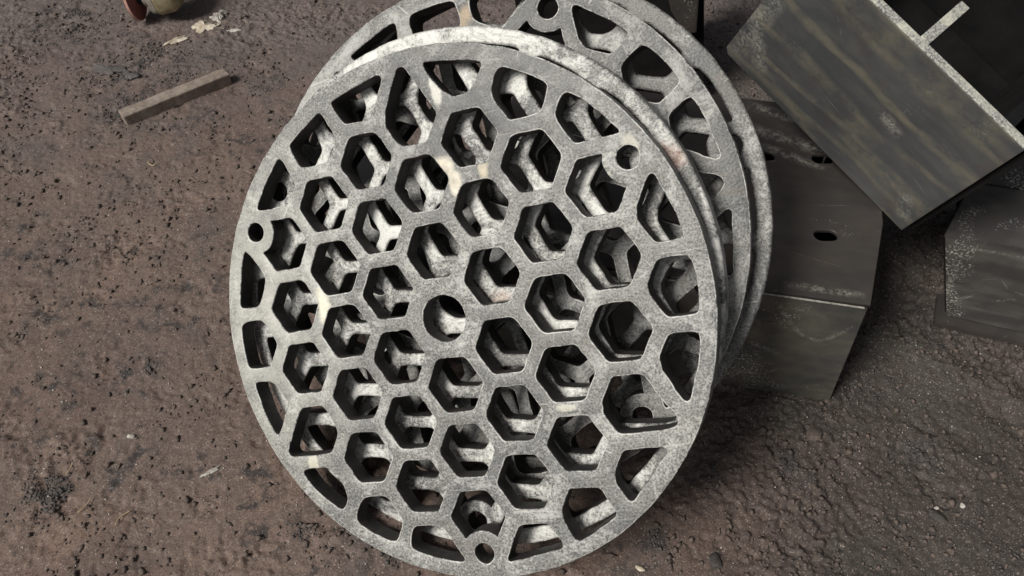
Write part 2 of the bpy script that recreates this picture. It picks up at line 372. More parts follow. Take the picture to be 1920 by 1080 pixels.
# ------------------------------------------------------------------ the ground
HOLES_MM = [[(30,387),(57,385),(87,379),(113,373),(129,367),(131,361),(104,328),(69,326)],[(136,319),(150,347),(157,352),(165,351),(198,333),(221,317),(226,309),(211,279),(202,275),(161,274),(156,279)],[(228,266),(234,278),(243,292),(250,296),(259,291),(280,274),(301,248),(320,224),(310,223),(274,223),(254,222),(248,226)],[(319,109),(348,160),(353,161),(357,158),(367,130),(379,97),(383,73),(382,67),(344,65),(341,70)],[(319,4),(338,36),(344,42),(367,43),(387,41),(391,18),(392,-12),(389,-34),(384,-39),(347,-40),(341,-35)],[(320,-101),(340,-65),(346,-62),(384,-64),(385,-70),(379,-100),(367,-132),(358,-158),(352,-160),(347,-156)],[(226,-159),(249,-118),(254,-115),(295,-115),(301,-122),(317,-154),(336,-179),(337,-188),(331,-195),(303,-198),(253,-200),(246,-196)],[(229,-264),(248,-227),(253,-223),(309,-222),(316,-226),(310,-235),(282,-268),(255,-297),(251,-300),(246,-298)],[(138,-316),(157,-279),(162,-276),(203,-277),(209,-280),(217,-298),(227,-316),(220,-324),(166,-357),(160,-357),(154,-353)],[(38,-385),(65,-335),(71,-330),(114,-329),(119,-336),(135,-358),(134,-365),(130,-369),(43,-389)],[(-130,-359),(-120,-333),(-111,-327),(-67,-328),(-57,-341),(-45,-365),(-31,-389),(-73,-384),(-124,-369)],[(-225,-310),(-207,-281),(-197,-276),(-161,-276),(-153,-285),(-135,-317),(-143,-335),(-152,-350),(-159,-354),(-190,-342),(-222,-321)],[(-319,-224),(-257,-223),(-246,-234),(-234,-273),(-237,-284),(-245,-295),(-251,-297),(-280,-276),(-305,-249)],[(-340,-192),(-333,-202),(-258,-200),(-248,-196),(-234,-171),(-231,-160),(-248,-124),(-253,-118),(-290,-118),(-297,-121),(-315,-149)],[(-384,-69),(-378,-67),(-345,-67),(-329,-93),(-320,-109),(-332,-128),(-347,-156),(-354,-162),(-360,-156),(-374,-117)],[(-390,33),(-381,38),(-349,39),(-341,33),(-322,-3),(-323,-10),(-343,-40),(-352,-43),(-386,-43),(-391,-37),(-393,7)],[(-356,159),(-350,156),(-331,129),(-322,107),(-324,100),(-343,64),(-351,62),(-380,62),(-385,67),(-372,116)],[(-258,294),(-251,297),(-245,291),(-230,251),(-232,246),(-247,223),(-255,220),(-309,220),(-315,224),(-288,262)],[(-229,313),(-223,318),(-166,352),(-160,353),(-155,348),(-139,312),(-141,302),(-156,277),(-164,273),(-206,274),(-214,277)],[(-137,362),(-132,367),(-49,387),(-42,386),(-38,382),(-42,371),(-68,327),(-73,324),(-113,326),(-118,328)],[(-50,314),(-11,386),(-5,390),(2,389),(7,382),(45,311),(43,306),(24,275),(17,270),(-21,272),(-29,278)]]
PILES = [(-0.291, 0.703, 0.045), (-0.267, 0.626, 0.045), (-0.220, 0.560, 0.05), (-0.815, 0.664, 0.07), (-0.985, 1.920, 0.11), (-1.03, 1.74, 0.06), (0.246, 0.566, 0.03),
         (0.494, 0.714, 0.035), (0.740, 0.736, 0.05), (0.700, 0.886, 0.06), (0.800, 0.536, 0.04), (-1.30, 2.14, 0.12), (-0.36, 0.60, 0.03), (-0.73, 0.915, 0.04), (0.36, 0.70, 0.05)]
def d_pile(x, y):
    d = 0
    for px, py, r in PILES: d = d + np.exp(-(((x - px) ** 2 + (y - py) ** 2) / (0.45 * r * r)))
    return np.clip(d * sstep(0.42, 0.60, fbm(x * 26, y * 26, 4, 330, 0.6)), 0, 1)
def soil_height(x, y):
    side = sstep(0.15, 0.8, x + 0.25 * (fbm(x * 2, y * 2, 2, 9) - 0.5))
    h = (fbm(x * 1.6, y * 1.6, 3, 3) - 0.5) * 0.022
    h += (fbm(x * 6, y * 6, 4, 21) - 0.5) * (0.008 + 0.012 * side)
    m = fbm(x * 4.2, y * 4.2, 4, 40)
    rough = sstep(0.53, 0.66, m)
    h += (fbm(x * 30, y * 30, 5, 60, 0.66) - 0.5) * (0.0035 + 0.0065 * rough + 0.002 * side)
    # crumbly raised patches with sharp little edges
    cr = fbm(x * 60, y * 60, 4, 80, 0.66)
    h += sstep(0.49, 0.60, cr) * (rough * 0.0045 + 0.0006 * side)
    h += (fbm(x * 120, y * 120, 2, 95) - 0.5) * (0.0028 + 0.0022 * side + 0.003 * rough)
    # a few pits and torn edges
    pt = fbm(x * 15, y * 15, 4, 120, 0.66)
    h -= sstep(0.61, 0.67, pt) * (0.0032 + 0.003 * side)
    # worn tracks running down to the right on the side near the steel
    tr = np.sin((x * 0.62 + y * 0.78) * 24 + 6 * fbm(x * 3, y * 3, 4, 140))
    h += np.clip(tr, -0.6, 1) * 0.007 * side * sstep(0.42, 0.60, fbm(x * 3, y * 3, 3, 150))
    # pressed level under the discs, pushed up in crumbs round the spot they stand on
    near = np.exp(-(((x + 0.12) / 0.35) ** 2 + ((y - 0.58) / 0.16) ** 2))
    rim_ = np.exp(-(((x + 0.27) / 0.10) ** 2 + ((y - 0.575) / 0.055) ** 2))
    h += d_pile(x, y) * (0.002 + 0.012 * (fbm(x * 75, y * 75, 3, 340, 0.65) - 0.35))
    return h * (1 - 0.6 * near) - 0.002 + rim_ * (0.010 + 0.02 * (fbm(x * 40, y * 40, 3, 170) - 0.45))

def graded(lo, a, b, hi, fine, k=1.16):
    mid = list(np.arange(a, b, fine)); out = []
    s = fine; p = a
    left = []
    while p > lo: s *= k; p -= s; left.append(p)
    s = fine; p = mid[-1]; right = []
    while p < hi: s *= k; p += s; right.append(p)
    return np.array(left[::-1] + mid + right)
gx = graded(-9, -1.62, 1.62, 9, 0.0034); gy = graded(-4, 0.44, 2.34, 12, 0.0034)
GX, GY = np.meshgrid(gx, gy)
GZ = soil_height(GX, GY)
nx, ny = len(gx), len(gy)
co = np.stack([GX, GY, GZ], -1).reshape(-1, 3).astype(np.float32)
idx = np.arange(nx * ny).reshape(ny, nx)
quads = np.stack([idx[:-1, :-1], idx[:-1, 1:], idx[1:, 1:], idx[1:, :-1]], -1).reshape(-1, 4)
me = bpy.data.meshes.new("ground")
me.vertices.add(len(co)); me.vertices.foreach_set("co", co.ravel())
me.loops.add(quads.size); me.loops.foreach_set("vertex_index", quads.ravel().astype(np.int32))
me.polygons.add(len(quads)); me.polygons.foreach_set("loop_start", np.arange(0, quads.size, 4, dtype=np.int32))
me.polygons.foreach_set("use_smooth", np.ones(len(quads), dtype=bool))
me.update(); me.validate()
dirt = me.attributes.new("scale_dirt", 'FLOAT', 'POINT')
dirt.data.foreach_set("value", d_pile(GX, GY).astype(np.float32).ravel())
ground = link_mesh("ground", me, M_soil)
tag(ground, "trodden brown workshop soil full of black scale and grit", "ground", kind="structure")

def gz(x, y): return float(soil_height(np.array([x]), np.array([y]))[0])

# ------------------------------------------------------------------ the cast grate discs
P = 0.105; RAD = 0.4145; THICK = 0.034
BOLTS = [(0.3745 * math.cos(R(a)), 0.3745 * math.sin(R(a))) for a in (30.2, 150.2, 270.2)]
LUGS = [((0, 0), 0.0605)] + [(b, 0.037) for b in BOLTS]

def round_poly(pts, rad, seg=4):
    out = []; n = len(pts)
    for i in range(n):
        p0 = np.array(pts[i - 1]); p = np.array(pts[i]); p2 = np.array(pts[(i + 1) % n])
        a = (p0 - p) / np.linalg.norm(p0 - p); b = (p2 - p) / np.linalg.norm(p2 - p)
        ang = math.acos(max(-1, min(1, a @ b))); d = rad / math.tan(ang / 2)
        d = min(d, 0.45 * np.linalg.norm(p0 - p), 0.45 * np.linalg.norm(p2 - p))
        s, e = p + a * d, p + b * d
        for k in range(seg + 1):
            t = k / seg
            out.append((1 - t) ** 2 * s + 2 * t * (1 - t) * p + t * t * e)
    return out
def densify(pts, step=0.004):
    out = []; n = len(pts)
    for i in range(n):
        p = np.array(pts[i]); q = np.array(pts[(i + 1) % n]); m = max(1, int(np.linalg.norm(q - p) / step))
        for k in range(m): out.append(p + (q - p) * k / m)
    return out
def push_lugs(pts):
    res = []
    for p in pts:
        for c, r in LUGS:
            d = p - np.array(c); l = np.linalg.norm(d)
            if l < r: p = np.array(c) + d / max(l, 1e-6) * r
        res.append(p)
    return res
def chaikin(pts, t=0.22):
    out = []; n = len(pts)
    for i in range(n):
        p = np.array(pts[i], float); q = np.array(pts[(i + 1) % n], float)
        out += [p + (q - p) * t, p + (q - p) * (1 - t)]
    return out
def circle_pts(c, r, n): return [np.array((c[0] + r * math.cos(2 * math.pi * k / n), c[1] + r * math.sin(2 * math.pi * k / n))) for k in range(n)]

def disc_outlines():
    rr = random.Random(3)
    loops = [circle_pts((0, 0), RAD, 220), circle_pts((0, 0), 0.0365, 48)]
    loops += [circle_pts(b, 0.0168, 32) for b in BOLTS]
    A = np.array((0, P)); B = np.array((P * math.sqrt(3) / 2, P / 2))
    for i in range(-4, 5):
        for j in range(-4, 5):
            c = i * A + j * B; d = np.linalg.norm(c)
            inside = d < 0.30 or (0.30 < d < 0.33 and any(np.linalg.norm(c - np.array(b)) < 0.08 for b in BOLTS))
            if d < 0.01 or not inside: continue
            hf = 0.0418 + rr.uniform(-0.0008, 0.0008); c = c + np.array((rr.uniform(-0.0008, 0.0008), rr.uniform(-0.0008, 0.0008)))
            hexa = [c + hf / math.cos(R(30)) * np.array((math.cos(R(60 * k)), math.sin(R(60 * k)))) for k in range(6)]
            pts = densify(round_poly(hexa, rr.uniform(0.008, 0.0125), 4))
            if any(np.linalg.norm(c - np.array(l[0])) < 0.14 for l in LUGS): pts = push_lugs(pts)
            loops.append(pts)
    for h in HOLES_MM:
        pts = [np.array((a / 1000, b / 1000)) for a, b in h]
        loops.append(chaikin(pts))
    return loops

def resample(pts, step=0.0034, smooth=2):
    p = np.array(pts, float)
    keep = [0]
    for k in range(1, len(p)):
        if np.linalg.norm(p[k] - p[keep[-1]]) > 1e-4: keep.append(k)
    p = p[keep]
    if np.linalg.norm(p[0] - p[-1]) < 1e-4: p = p[:-1]
    q = np.vstack([p, p[:1]]); seg = np.linalg.norm(np.diff(q, axis=0), axis=1); cum = np.r_[0, np.cumsum(seg)]
    n = max(16, int(cum[-1] / step)); t = np.linspace(0, cum[-1], n, endpoint=False)
    r = np.stack([np.interp(t, cum, q[:, 0]), np.interp(t, cum, q[:, 1])], -1)
    for _ in range(smooth): r = 0.5 * r + 0.25 * (np.roll(r, 1, 0) + np.roll(r, -1, 0))
    area = 0.5 * np.sum(r[:, 0] * np.roll(r[:, 1], -1) - np.roll(r[:, 0], -1) * r[:, 1])
    return r if area > 0 else r[::-1]                       # counter-clockwise
def offset_loop(r, d):
    """move a counter-clockwise loop outwards by d"""
    t = np.roll(r, -1, 0) - np.roll(r, 1, 0); t /= np.linalg.norm(t, axis=1)[:, None]
    nrm = np.stack([t[:, 1], -t[:, 0]], -1)
    return r + nrm * d
def build_disc(name, bevel, res):
    prof = []                                                # (inset into the metal, w) from the face to the back
    for k in range(res + 2):
        a = math.pi / 2 * k / (res + 1); prof.append((bevel * (1 - math.sin(a)), -bevel * (1 - math.cos(a))))
    prof += [(i, -THICK - w) for i, w in prof[::-1]]
    bm = bmesh.new(); caps = ([], [])
    for li, lp in enumerate(disc_outlines()):
        r = resample(lp, 0.0034 if li else 0.009, 1 if li else 0)
        # burrs and unevenness of a sand casting
        wob = (fbm(r[:, 0] * 70, r[:, 1] * 70, 3, 300) - 0.5) * 0.0022
        r = offset_loop(r, wob[:, None])
        rings = []
        for ins, w in prof:
            q = offset_loop(r, -ins if li == 0 else ins)
            rings.append([bm.verts.new((x, y, w)) for x, y in q])
        n = len(r)
        for A_, B_ in zip(rings, rings[1:]):
            for k in range(n): bm.faces.new((A_[k], A_[(k + 1) % n], B_[(k + 1) % n], B_[k]))
        for c_, ring in zip(caps, (rings[0], rings[-1])):
            for k in range(n):
                c_.append(bm.edges.get((ring[k], ring[(k + 1) % n])))
    for c_ in caps:
        bmesh.ops.triangle_fill(bm, use_beauty=True, use_dissolve=False, edges=c_)
    bmesh.ops.recalc_face_normals(bm, faces=bm.faces)
    me = bpy.data.meshes.new(name); bm.to_mesh(me); bm.free()
    return me

def cylinder_mesh(r, n=256):
    bm = bmesh.new()
    bmesh.ops.create_cone(bm, cap_ends=True, segments=n, radius1=r, radius2=r, depth=0.4)
    me = bpy.data.meshes.new("cutter"); bm.to_mesh(me); bm.free(); return me
def cut(me, ops, name):
    o = bpy.data.objects.new(name, me); col.objects.link(o); cs = []
    for r, op in ops:
        c = bpy.data.objects.new("cutter", cylinder_mesh(r)); col.objects.link(c); cs.append(c)
        m = o.modifiers.new("cut", 'BOOLEAN'); m.operation = op; m.object = c; m.solver = 'EXACT'
    dg = bpy.context.evaluated_depsgraph_get()
    out = bpy.data.meshes.new_from_object(o.evaluated_get(dg)); out.name = name
    for c in cs: bpy.data.objects.remove(c)
    bpy.data.objects.remove(o)
    for p in out.polygons: p.use_smooth = abs(p.normal.z) < 0.999
    out.set_sharp_from_angle(angle=R(50))
    out.materials.clear()
    nv = len(out.polygons); nz = np.empty(nv * 3, np.float32); out.polygons.foreach_get("normal", nz); nz = np.abs(nz.reshape(-1, 3)[:, 2])
    ce = np.empty(nv * 3, np.float32); out.polygons.foreach_get("center", ce); ce = ce.reshape(-1, 3)
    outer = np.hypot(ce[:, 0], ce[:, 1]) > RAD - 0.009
    mi = np.where((nz < 0.30) & ~outer, 1, 0)                      # unmachined skin inside the openings, darkened to paint in their shade
    mi[(nz > 0.30) & (nz < 0.95) & (ce[:, 2] > -0.002)] = 2        # rubbed arrises of the face
    out.polygons.foreach_set("material_index", mi.astype(np.int32))
    return out
def disc_parts(bevel, res):
    full = build_disc("disc", bevel, res)
    return (cut(full, [(0.3880, 'DIFFERENCE')], "rim"),
            cut(full, [(0.3880, 'INTERSECT'), (0.0585, 'DIFFERENCE')], "honeycomb"),
            cut(full, [(0.0585, 'INTERSECT')], "hub"))
SHARP = disc_parts(0.0016, 1)
SOFT = disc_parts(0.0044, 3)

DISCS = [
    # label, parts, material, 3x3 rotation, centre, turn
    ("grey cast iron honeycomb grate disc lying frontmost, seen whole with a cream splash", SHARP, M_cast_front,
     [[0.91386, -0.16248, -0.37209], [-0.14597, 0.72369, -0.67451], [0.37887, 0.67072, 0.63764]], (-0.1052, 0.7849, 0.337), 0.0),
    ("whitish honeycomb grate disc directly under the frontmost one, its rounded rim peeping out above", SOFT, M_cast_second,
     [[0.92852, -0.07073, -0.36447], [-0.21916, 0.68799, -0.69184], [0.29969, 0.72226, 0.62331]], (-0.0851, 0.8355, 0.3314), 0.0),
    ("third honeycomb grate disc, flat grey face cut by the top of the picture", SHARP, M_cast_third,
     [[0.92792, -0.16769, -0.33294], [-0.11876, 0.71361, -0.6904], [0.35336, 0.68018, 0.64226]], (-0.0423, 0.9216, 0.3656), 33.7),
    ("rearmost honeycomb grate disc, only its speckled outer rim showing beside the dark boxes", SOFT, M_cast_fourth,
     [[0.92752, -0.16785, -0.33397], [-0.11957, 0.71331, -0.69058], [0.35414, 0.68045, 0.64154]], (-0.0011, 0.9577, 0.3555), -19.9)]
for label, parts, mat, rot, c, turn in DISCS:
    m = Matrix(rot).to_4x4() @ Matrix.Rotation(R(turn), 4, 'Z')
    m.translation = c
    root = empty("grate_disc", m)
    tag(root, label, "grate", "cast grate discs leaning in a stack")
    for me, nm in zip(parts, ("rim", "honeycomb", "hub")):
        me2 = me.copy()
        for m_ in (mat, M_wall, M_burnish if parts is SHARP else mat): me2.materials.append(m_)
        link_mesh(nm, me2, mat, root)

# ------------------------------------------------------------------ steel box under the discs (top with slots, front face)
def slot_outline(cx, cy, lx, ly, ang, n=8):
    pts = []
    r = ly / 2; h = lx / 2 - r
    for k in range(n + 1): t = -math.pi / 2 + math.pi * k / n; pts.append((h + r * math.cos(t), r * math.sin(t)))
    for k in range(n + 1): t = math.pi / 2 + math.pi * k / n; pts.append((-h + r * math.cos(t), r * math.sin(t)))
    ca, sa = math.cos(ang), math.sin(ang)
    return [(cx + x * ca - y * sa, cy + x * sa + y * ca) for x, y in pts]
def pierced_plate(name, outline, holes, thick, mat, parent, bevel=0.0015):
    cu = bpy.data.curves.new(name, 'CURVE'); cu.dimensions = '2D'; cu.fill_mode = 'BOTH'
    cu.extrude = thick / 2 - bevel; cu.bevel_depth = bevel; cu.bevel_resolution = 1; cu.offset = -bevel
    for lp in [outline] + list(holes):
        s = cu.splines.new('POLY'); s.points.add(len(lp) - 1); s.use_cyclic_u = True
        for k, p in enumerate(lp): s.points[k].co = (p[0], p[1], 0, 1)
    o = bpy.data.objects.new(name, cu); col.objects.link(o)
    me = bpy.data.meshes.new_from_object(o.evaluated_get(bpy.context.evaluated_depsgraph_get()))
    bpy.data.objects.remove(o); me.materials.clear()
    ob = link_mesh(name, me, mat, parent)
    return ob

# local frame of the box: u along its front edge (right), v to the back, origin at the right bottom front corner
fr = Vector((0.6049 - 0.3928, 0.8478 - 0.8890, 0)).normalized(); bk = Vector((-fr.y, fr.x, 0))
BA = frame(Vector((0.6049, 0.8478, 0.0)), fr, bk, Vector((0, 0, 1)))
boxA = empty("slotted_steel_box", BA)
tag(boxA, "dark rusty steel box with slotted top, half hidden behind the grate discs", "box")
HA = 0.287; LA = 0.70; DA = 0.52; TA = 0.008
def to_box(x, y):
    p = BA.inverted() @ Vector((x, y, 0)); return p.x, p.y
sl_ = []
for (x, y) in ((0.5545, 1.010), (0.487, 1.2217), (0.598, 1.213), (0.35, 1.05)):
    u, v = to_box(x, y); sl_.append(slot_outline(u, v, 0.042, 0.026, -math.atan2(fr.y, fr.x)))
top = pierced_plate("top_plate", [(-LA, 0.0), (-0.016, 0.0), (0.022, 0.20), (0.030, DA), (-LA, DA)], sl_, TA, M_plate_top, boxA)
top.location = (0, 0, HA - TA / 2)
front = from_bm("front_plate", plate_bm([(-LA + 0.002, 0), (0.0, 0), (-0.018, HA - TA - 0.0005), (-LA + 0.002, HA - TA - 0.0005)], -TA, 0, 0.0015), M_plate_front, boxA,
                Matrix(((1, 0, 0, 0), (0, 0, -1, 0.0), (0, 1, 0, 0), (0, 0, 0, 1))))
side = from_bm("side_plate", plate_bm([(0.0095, 0), (DA - 0.01, 0), (DA - 0.01, HA - TA - 0.001), (0.0095, HA - TA - 0.001)], -TA, 0, 0.001), M_black, boxA,
               Matrix(((0, 0, 1, -0.022), (1, 0, 0, 0), (0, 1, 0, 0), (0, 0, 0, 1))))
left_ = from_bm("side_plate", plate_bm([(0.0095, 0), (DA - 0.01, 0), (DA - 0.01, HA - TA - 0.001), (0.0095, HA - TA - 0.001)], -TA, 0, 0.001), M_black, boxA,
               Matrix(((0, 0, 1, -LA + 0.012), (1, 0, 0, 0), (0, 1, 0, 0), (0, 0, 0, 1))))
back = from_bm("back_plate", plate_bm([(-LA + 0.014, 0), (-0.034, 0), (-0.034, HA - TA - 0.001), (-LA + 0.014, HA - TA - 0.001)], -TA, 0, 0.001), M_black, boxA,
               Matrix(((1, 0, 0, 0), (0, 0, -1, DA - 0.012), (0, 1, 0, 0), (0, 0, 0, 1))))
slab_b = from_bm("bottom_plate", plate_bm(rect(-LA + 0.014, -0.034, 0.012, DA - 0.022), 0.004, 0.010, 0.001), M_black, boxA)  # dark plate added so that no lit soil shows through the slots
# the bright arris where the two plates are folded
bm = bmesh.new()
bmesh.ops.create_cone(bm, cap_ends=True, segments=8, radius1=0.0019, radius2=0.0019, depth=LA - 0.03)
from_bm("weld_seam", bm, M_arris, boxA, Matrix.Translation((-LA / 2 - 0.009, -0.0008, HA - TA * 0.5 - 0.0035)) @ Matrix.Rotation(R(90), 4, 'Y'))

# ------------------------------------------------------------------ low black box, added to darken the view through the disc openings
BL = frame(Vector((-0.385, 1.065, 0.0)), Vector((0.985, -0.17, 0)).normalized(), Vector((0.17, 0.985, 0)).normalized(), Vector((0, 0, 1)))
boxL = empty("added_dark_box", BL)
tag(boxL, "added low black box that darkens the openings of the leaning grate discs", "box")
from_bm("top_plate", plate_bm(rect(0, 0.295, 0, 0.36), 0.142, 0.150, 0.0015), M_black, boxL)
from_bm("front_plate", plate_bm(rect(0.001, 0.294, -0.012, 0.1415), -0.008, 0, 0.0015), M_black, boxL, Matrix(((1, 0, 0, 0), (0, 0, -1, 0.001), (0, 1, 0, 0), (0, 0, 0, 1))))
from_bm("side_plate", plate_bm(rect(0.0105, 0.359, -0.012, 0.1415), -0.008, 0, 0.0015), M_black, boxL, Matrix(((0, 0, 1, 0.009), (1, 0, 0, 0), (0, 1, 0, 0), (0, 0, 0, 1))))  # side of the added dark box
from_bm("side_plate", plate_bm(rect(0.0105, 0.359, -0.012, 0.1415), -0.008, 0, 0.0015), M_black, boxL, Matrix(((0, 0, 1, 0.294), (1, 0, 0, 0), (0, 1, 0, 0), (0, 0, 0, 1))))  # side of the added dark box

# ------------------------------------------------------------------ tilted open steel box upper right
S = 1.07
O3 = Vector((0, 0, CAM_H))
e1 = Vector((-0.66084307, 0.64927593, 0.37646674)).normalized()
e2 = Vector((0.17094488, -0.35820769, 0.91785897)).normalized()
e3 = e1.cross(e2); e3 = e3 if e3.y > 0 else -e3
P0 = O3 + S * (Vector((0.6567232, 0.97073908, 0.34)) - O3)
if e1.cross(e2).dot(e3) < 0: ux = -e1
else: ux = e1
BT = frame(P0, e1, e2, e1.cross(e2))
sgn = 1.0 if e1.cross(e2).y > 0 else -1.0           # +1: local w points away from the camera
boxT = empty("open_steel_box", BT)
tag(boxT, "tilted open steel box of thick plate with olive streaked side, upper right", "box")
def W(a, b): return (min(sgn * a, sgn * b), max(sgn * a, sgn * b))
TT = 0.016; VT = 0.300; UT = 0.462
from_bm("front_plate", plate_bm([(0, 0), (UT - 0.01, 0.0), (UT, 0.012), (UT - 0.012, VT), (0.004, VT)], *W(0, TT), 0.0016), M_plate_streak, boxT)
# the flame-cut top edge is a face of its own look
def strip(name, u0, u1, v0, v1, w0, w1, mat, bev=0.0015):
    return from_bm(name, plate_bm(rect(u0, u1, v0, v1), *W(w0, w1), bev), mat, boxT)
strip("cut_edge", 0.006, UT - 0.014, VT + 0.0003, VT + 0.004, 0.0005, TT - 0.0005, M_edge, 0.0012)
strip("partition", 0.212, 0.229, 0.02, VT - 0.0005, TT + 0.0005, 0.128, M_black)
strip("cut_edge", 0.212, 0.229, VT - 0.0002, VT + 0.0035, TT + 0.0008, 0.129, M_edge, 0.0012)
strip("partition", 0.036, 0.056, 0.02, VT - 0.004, TT + 0.0005, 0.40, M_black)
strip("bottom_plate", 0.002, UT - 0.012, -0.0005 - 0.0, 0.018, TT + 0.0005, 0.42, M_black)
strip("back_plate", 0.0, UT + 0.3, 0.0, VT + 0.16, 0.421, 0.436, M_black)
strip("end_plate", UT - 0.03, UT - 0.014, 0.0185, VT - 0.03, TT + 0.0005, 0.42, M_black)
strip("end_plate", -0.012, -0.0005, 0.002, VT - 0.01, TT + 0.0005, 0.42, M_black)

# ------------------------------------------------------------------ folded steel box at the right edge
bL = Vector((0.8879, 1.0460, 0)); bR_ = Vector((1.0364, 0.9995, 0))
ru = (bR_ - bL).normalized(); rv = Vector((0, 0, 1)); rw = ru.cross(rv)     # rw points to the camera
BR = frame(bL, ru, rv, rw)
boxR = empty("folded_steel_box", BR)
tag(boxR, "grey folded steel box standing on the ground at the right edge", "box")
LR = 0.62
from_bm("front_plate", plate_bm([(0.002, 0.012), (LR, 0.012), (LR, 0.262), (-0.081, 0.224)], -0.008, 0, 0.0015), M_plate_right, boxR)
def solid(name, verts, faces, mat, parent, bevel=0.0015):
    bm = bmesh.new(); vs = [bm.verts.new(v) for v in verts]
    for f in faces: bm.faces.new([vs[i] for i in f])
    bmesh.ops.recalc_face_normals(bm, faces=bm.faces)
    if bevel: bmesh.ops.bevel(bm, geom=list(bm.edges), offset=bevel, segments=2, affect='EDGES')
    return from_bm(name, bm, mat, parent)
def slab(name, quad, t, mat, parent, bevel=0.0015):
    q = [Vector(p) for p in quad]; n = (q[1] - q[0]).cross(q[3] - q[0]).normalized()
    return solid(name, q + [p - n * t for p in q], [(0, 1, 2, 3), (7, 6, 5, 4), (0, 4, 5, 1), (1, 5, 6, 2), (2, 6, 7, 3), (3, 7, 4, 0)], mat, parent, bevel)
slab("top_plate", [(-0.082, 0.2255, 0.001), (LR, 0.2645, 0.001), (LR, 0.272, -0.155), (-0.035, 0.238, -0.150)], 0.008, M_plate_right, boxR)
slab("rear_top_plate", [(-0.034, 0.2395, -0.1515), (LR, 0.2735, -0.1565), (LR, 0.262, -0.36), (0.0, 0.232, -0.36)], 0.008, M_plate_dark, boxR)
slab("end_plate", [(-0.081, 0.215, -0.010), (-0.038, 0.226, -0.148), (0.012, 0.010, -0.150), (0.0, 0.010, -0.010)], 0.008, M_black, boxR)
slab("inner_plate", [(0.03, 0.012, -0.34), (LR, 0.012, -0.34), (LR, 0.24, -0.34), (0.0, 0.22, -0.34)], 0.008, M_black, boxR)
slab("foot_flange", [(-0.02, 0.010, 0.022), (LR, 0.010, 0.030), (LR, 0.0105, -0.06), (-0.012, 0.0105, -0.06)], 0.014, M_plate_dark, boxR)

# ------------------------------------------------------------------ dark bracket behind the discs, top of the picture
m = Matrix.Translation((0.30, 1.76, 0.0)) @ Matrix.Rotation(R(-3), 4, 'Z') @ Matrix.Rotation(R(-10), 4, 'Y')
brk = empty("steel_bracket", m)
tag(brk, "black steel bracket with tapered gusset standing behind the rearmost disc", "bracket")
X90 = Matrix.Rotation(R(90), 4, 'X')
from_bm("upright_plate", plate_bm(rect(-0.24, 0.198, -0.06, 0.42), -0.01, 0.0, 0.0015), M_black, brk, X90)  # widened behind the discs to make their openings look dark
from_bm("gusset", plate_bm([(0.095, 0.42), (0.120, 0.27), (0.150, 0.205), (0.178, 0.205), (0.192, 0.42)], 0.0005, 0.030, 0.004), M_plate_dark, brk, X90)
from_bm("side_plate", plate_bm(rect(0.011, 0.34, -0.06, 0.40), -0.01, 0.0, 0.0015), M_black, brk, Matrix.Translation((0.196, 0, 0)) @ Matrix.Rotation(R(90), 4, 'Z') @ X90)
from_bm("side_plate", plate_bm(rect(0.011, 0.34, -0.06, 0.40), -0.01, 0.0, 0.0015), M_black, brk, Matrix.Translation((-0.226, 0, 0)) @ Matrix.Rotation(R(90), 4, 'Z') @ X90)

# ------------------------------------------------------------------ short square bar on the soil
d = Vector((0.2265, 0.1795, 0)).normalized(); pz = Vector((-d.y, d.x, 0))
bm = bmesh.new()
L_, Wd, Ht = 0.292, 0.037, 0.033
rows = 26; rb = random.Random(5); prev = None
for i in range(rows + 1):
    t = i / rows; w = Wd / 2; j = lambda s=0.0007: rb.uniform(-s, s)
    ring = [bm.verts.new((L_ * t + j(), sx * w + j(), z + j())) for sx, z in ((-1, 0.0), (1, 0.0), (1, Ht), (0.0, Ht + 0.0012), (-1, Ht))]
    if prev:
        for k in range(5): bm.faces.new((prev[k], prev[(k + 1) % 5], ring[(k + 1) % 5], ring[k]))
    else: bm.faces.new(ring)
    prev = ring
bm.faces.new(prev[::-1])
bar = from_bm("square_bar", bm, M_bar, None, frame(Vector((-0.994, 1.688, gz(-0.9, 1.77) - 0.003)), d, pz, Vector((0, 0, 1))))
bv = bar.modifiers.new("bevel", 'BEVEL'); bv.width = 0.003; bv.segments = 2; bv.limit_method = 'ANGLE'; bv.angle_limit = R(50)
tag(bar, "short rusty square steel bar lying alone on the soil", "bar")

# ------------------------------------------------------------------ angle grinder cut by the top edge
gp = Vector((-1.085, 2.170, 0.0))
axis = Vector((0.90, 0.05, 0.12)).normalized()       # wheel axis, towards the gear housing
gy_ = Vector((0, 0, 1)).cross(axis).normalized(); gzv = axis.cross(gy_)
BG = frame(gp + Vector((0, 0, 0.062)), gy_, gzv, axis)
gr = empty("angle_grinder", BG)
tag(gr, "worn angle grinder with red wheel lying at the top left edge", "power tool")
def lathe(name, prof, mat, parent, seg=48, matrix=None, smooth=35):
    bm = bmesh.new(); rings = []
    for r, z in prof: rings.append([bm.verts.new((r * math.cos(2 * math.pi * k / seg), r * math.sin(2 * math.pi * k / seg), z)) for k in range(seg)])
    for a, b in zip(rings, rings[1:]):
        for k in range(seg): bm.faces.new((a[k], a[(k + 1) % seg], b[(k + 1) % seg], b[k]))
    bm.faces.new(rings[0][::-1]); bm.faces.new(rings[-1])
    return from_bm(name, bm, mat, parent, matrix, smooth)
wheel = lathe("grinding_wheel", [(0.030, 0.002), (0.060, -0.004), (0.0635, -0.006), (0.0635, 0.001), (0.060, 0.003), (0.030, 0.009)], M_wheel, gr)
lathe("worn_rim", [(0.0634, -0.0062), (0.0655, -0.0058), (0.0655, 0.0008), (0.0634, 0.0012)], M_wheel_edge, wheel)
lathe("flange_nut", [(0.010, 0.006), (0.021, 0.008), (0.021, 0.016), (0.012, 0.020), (0.012, 0.030)], M_rubber, gr)
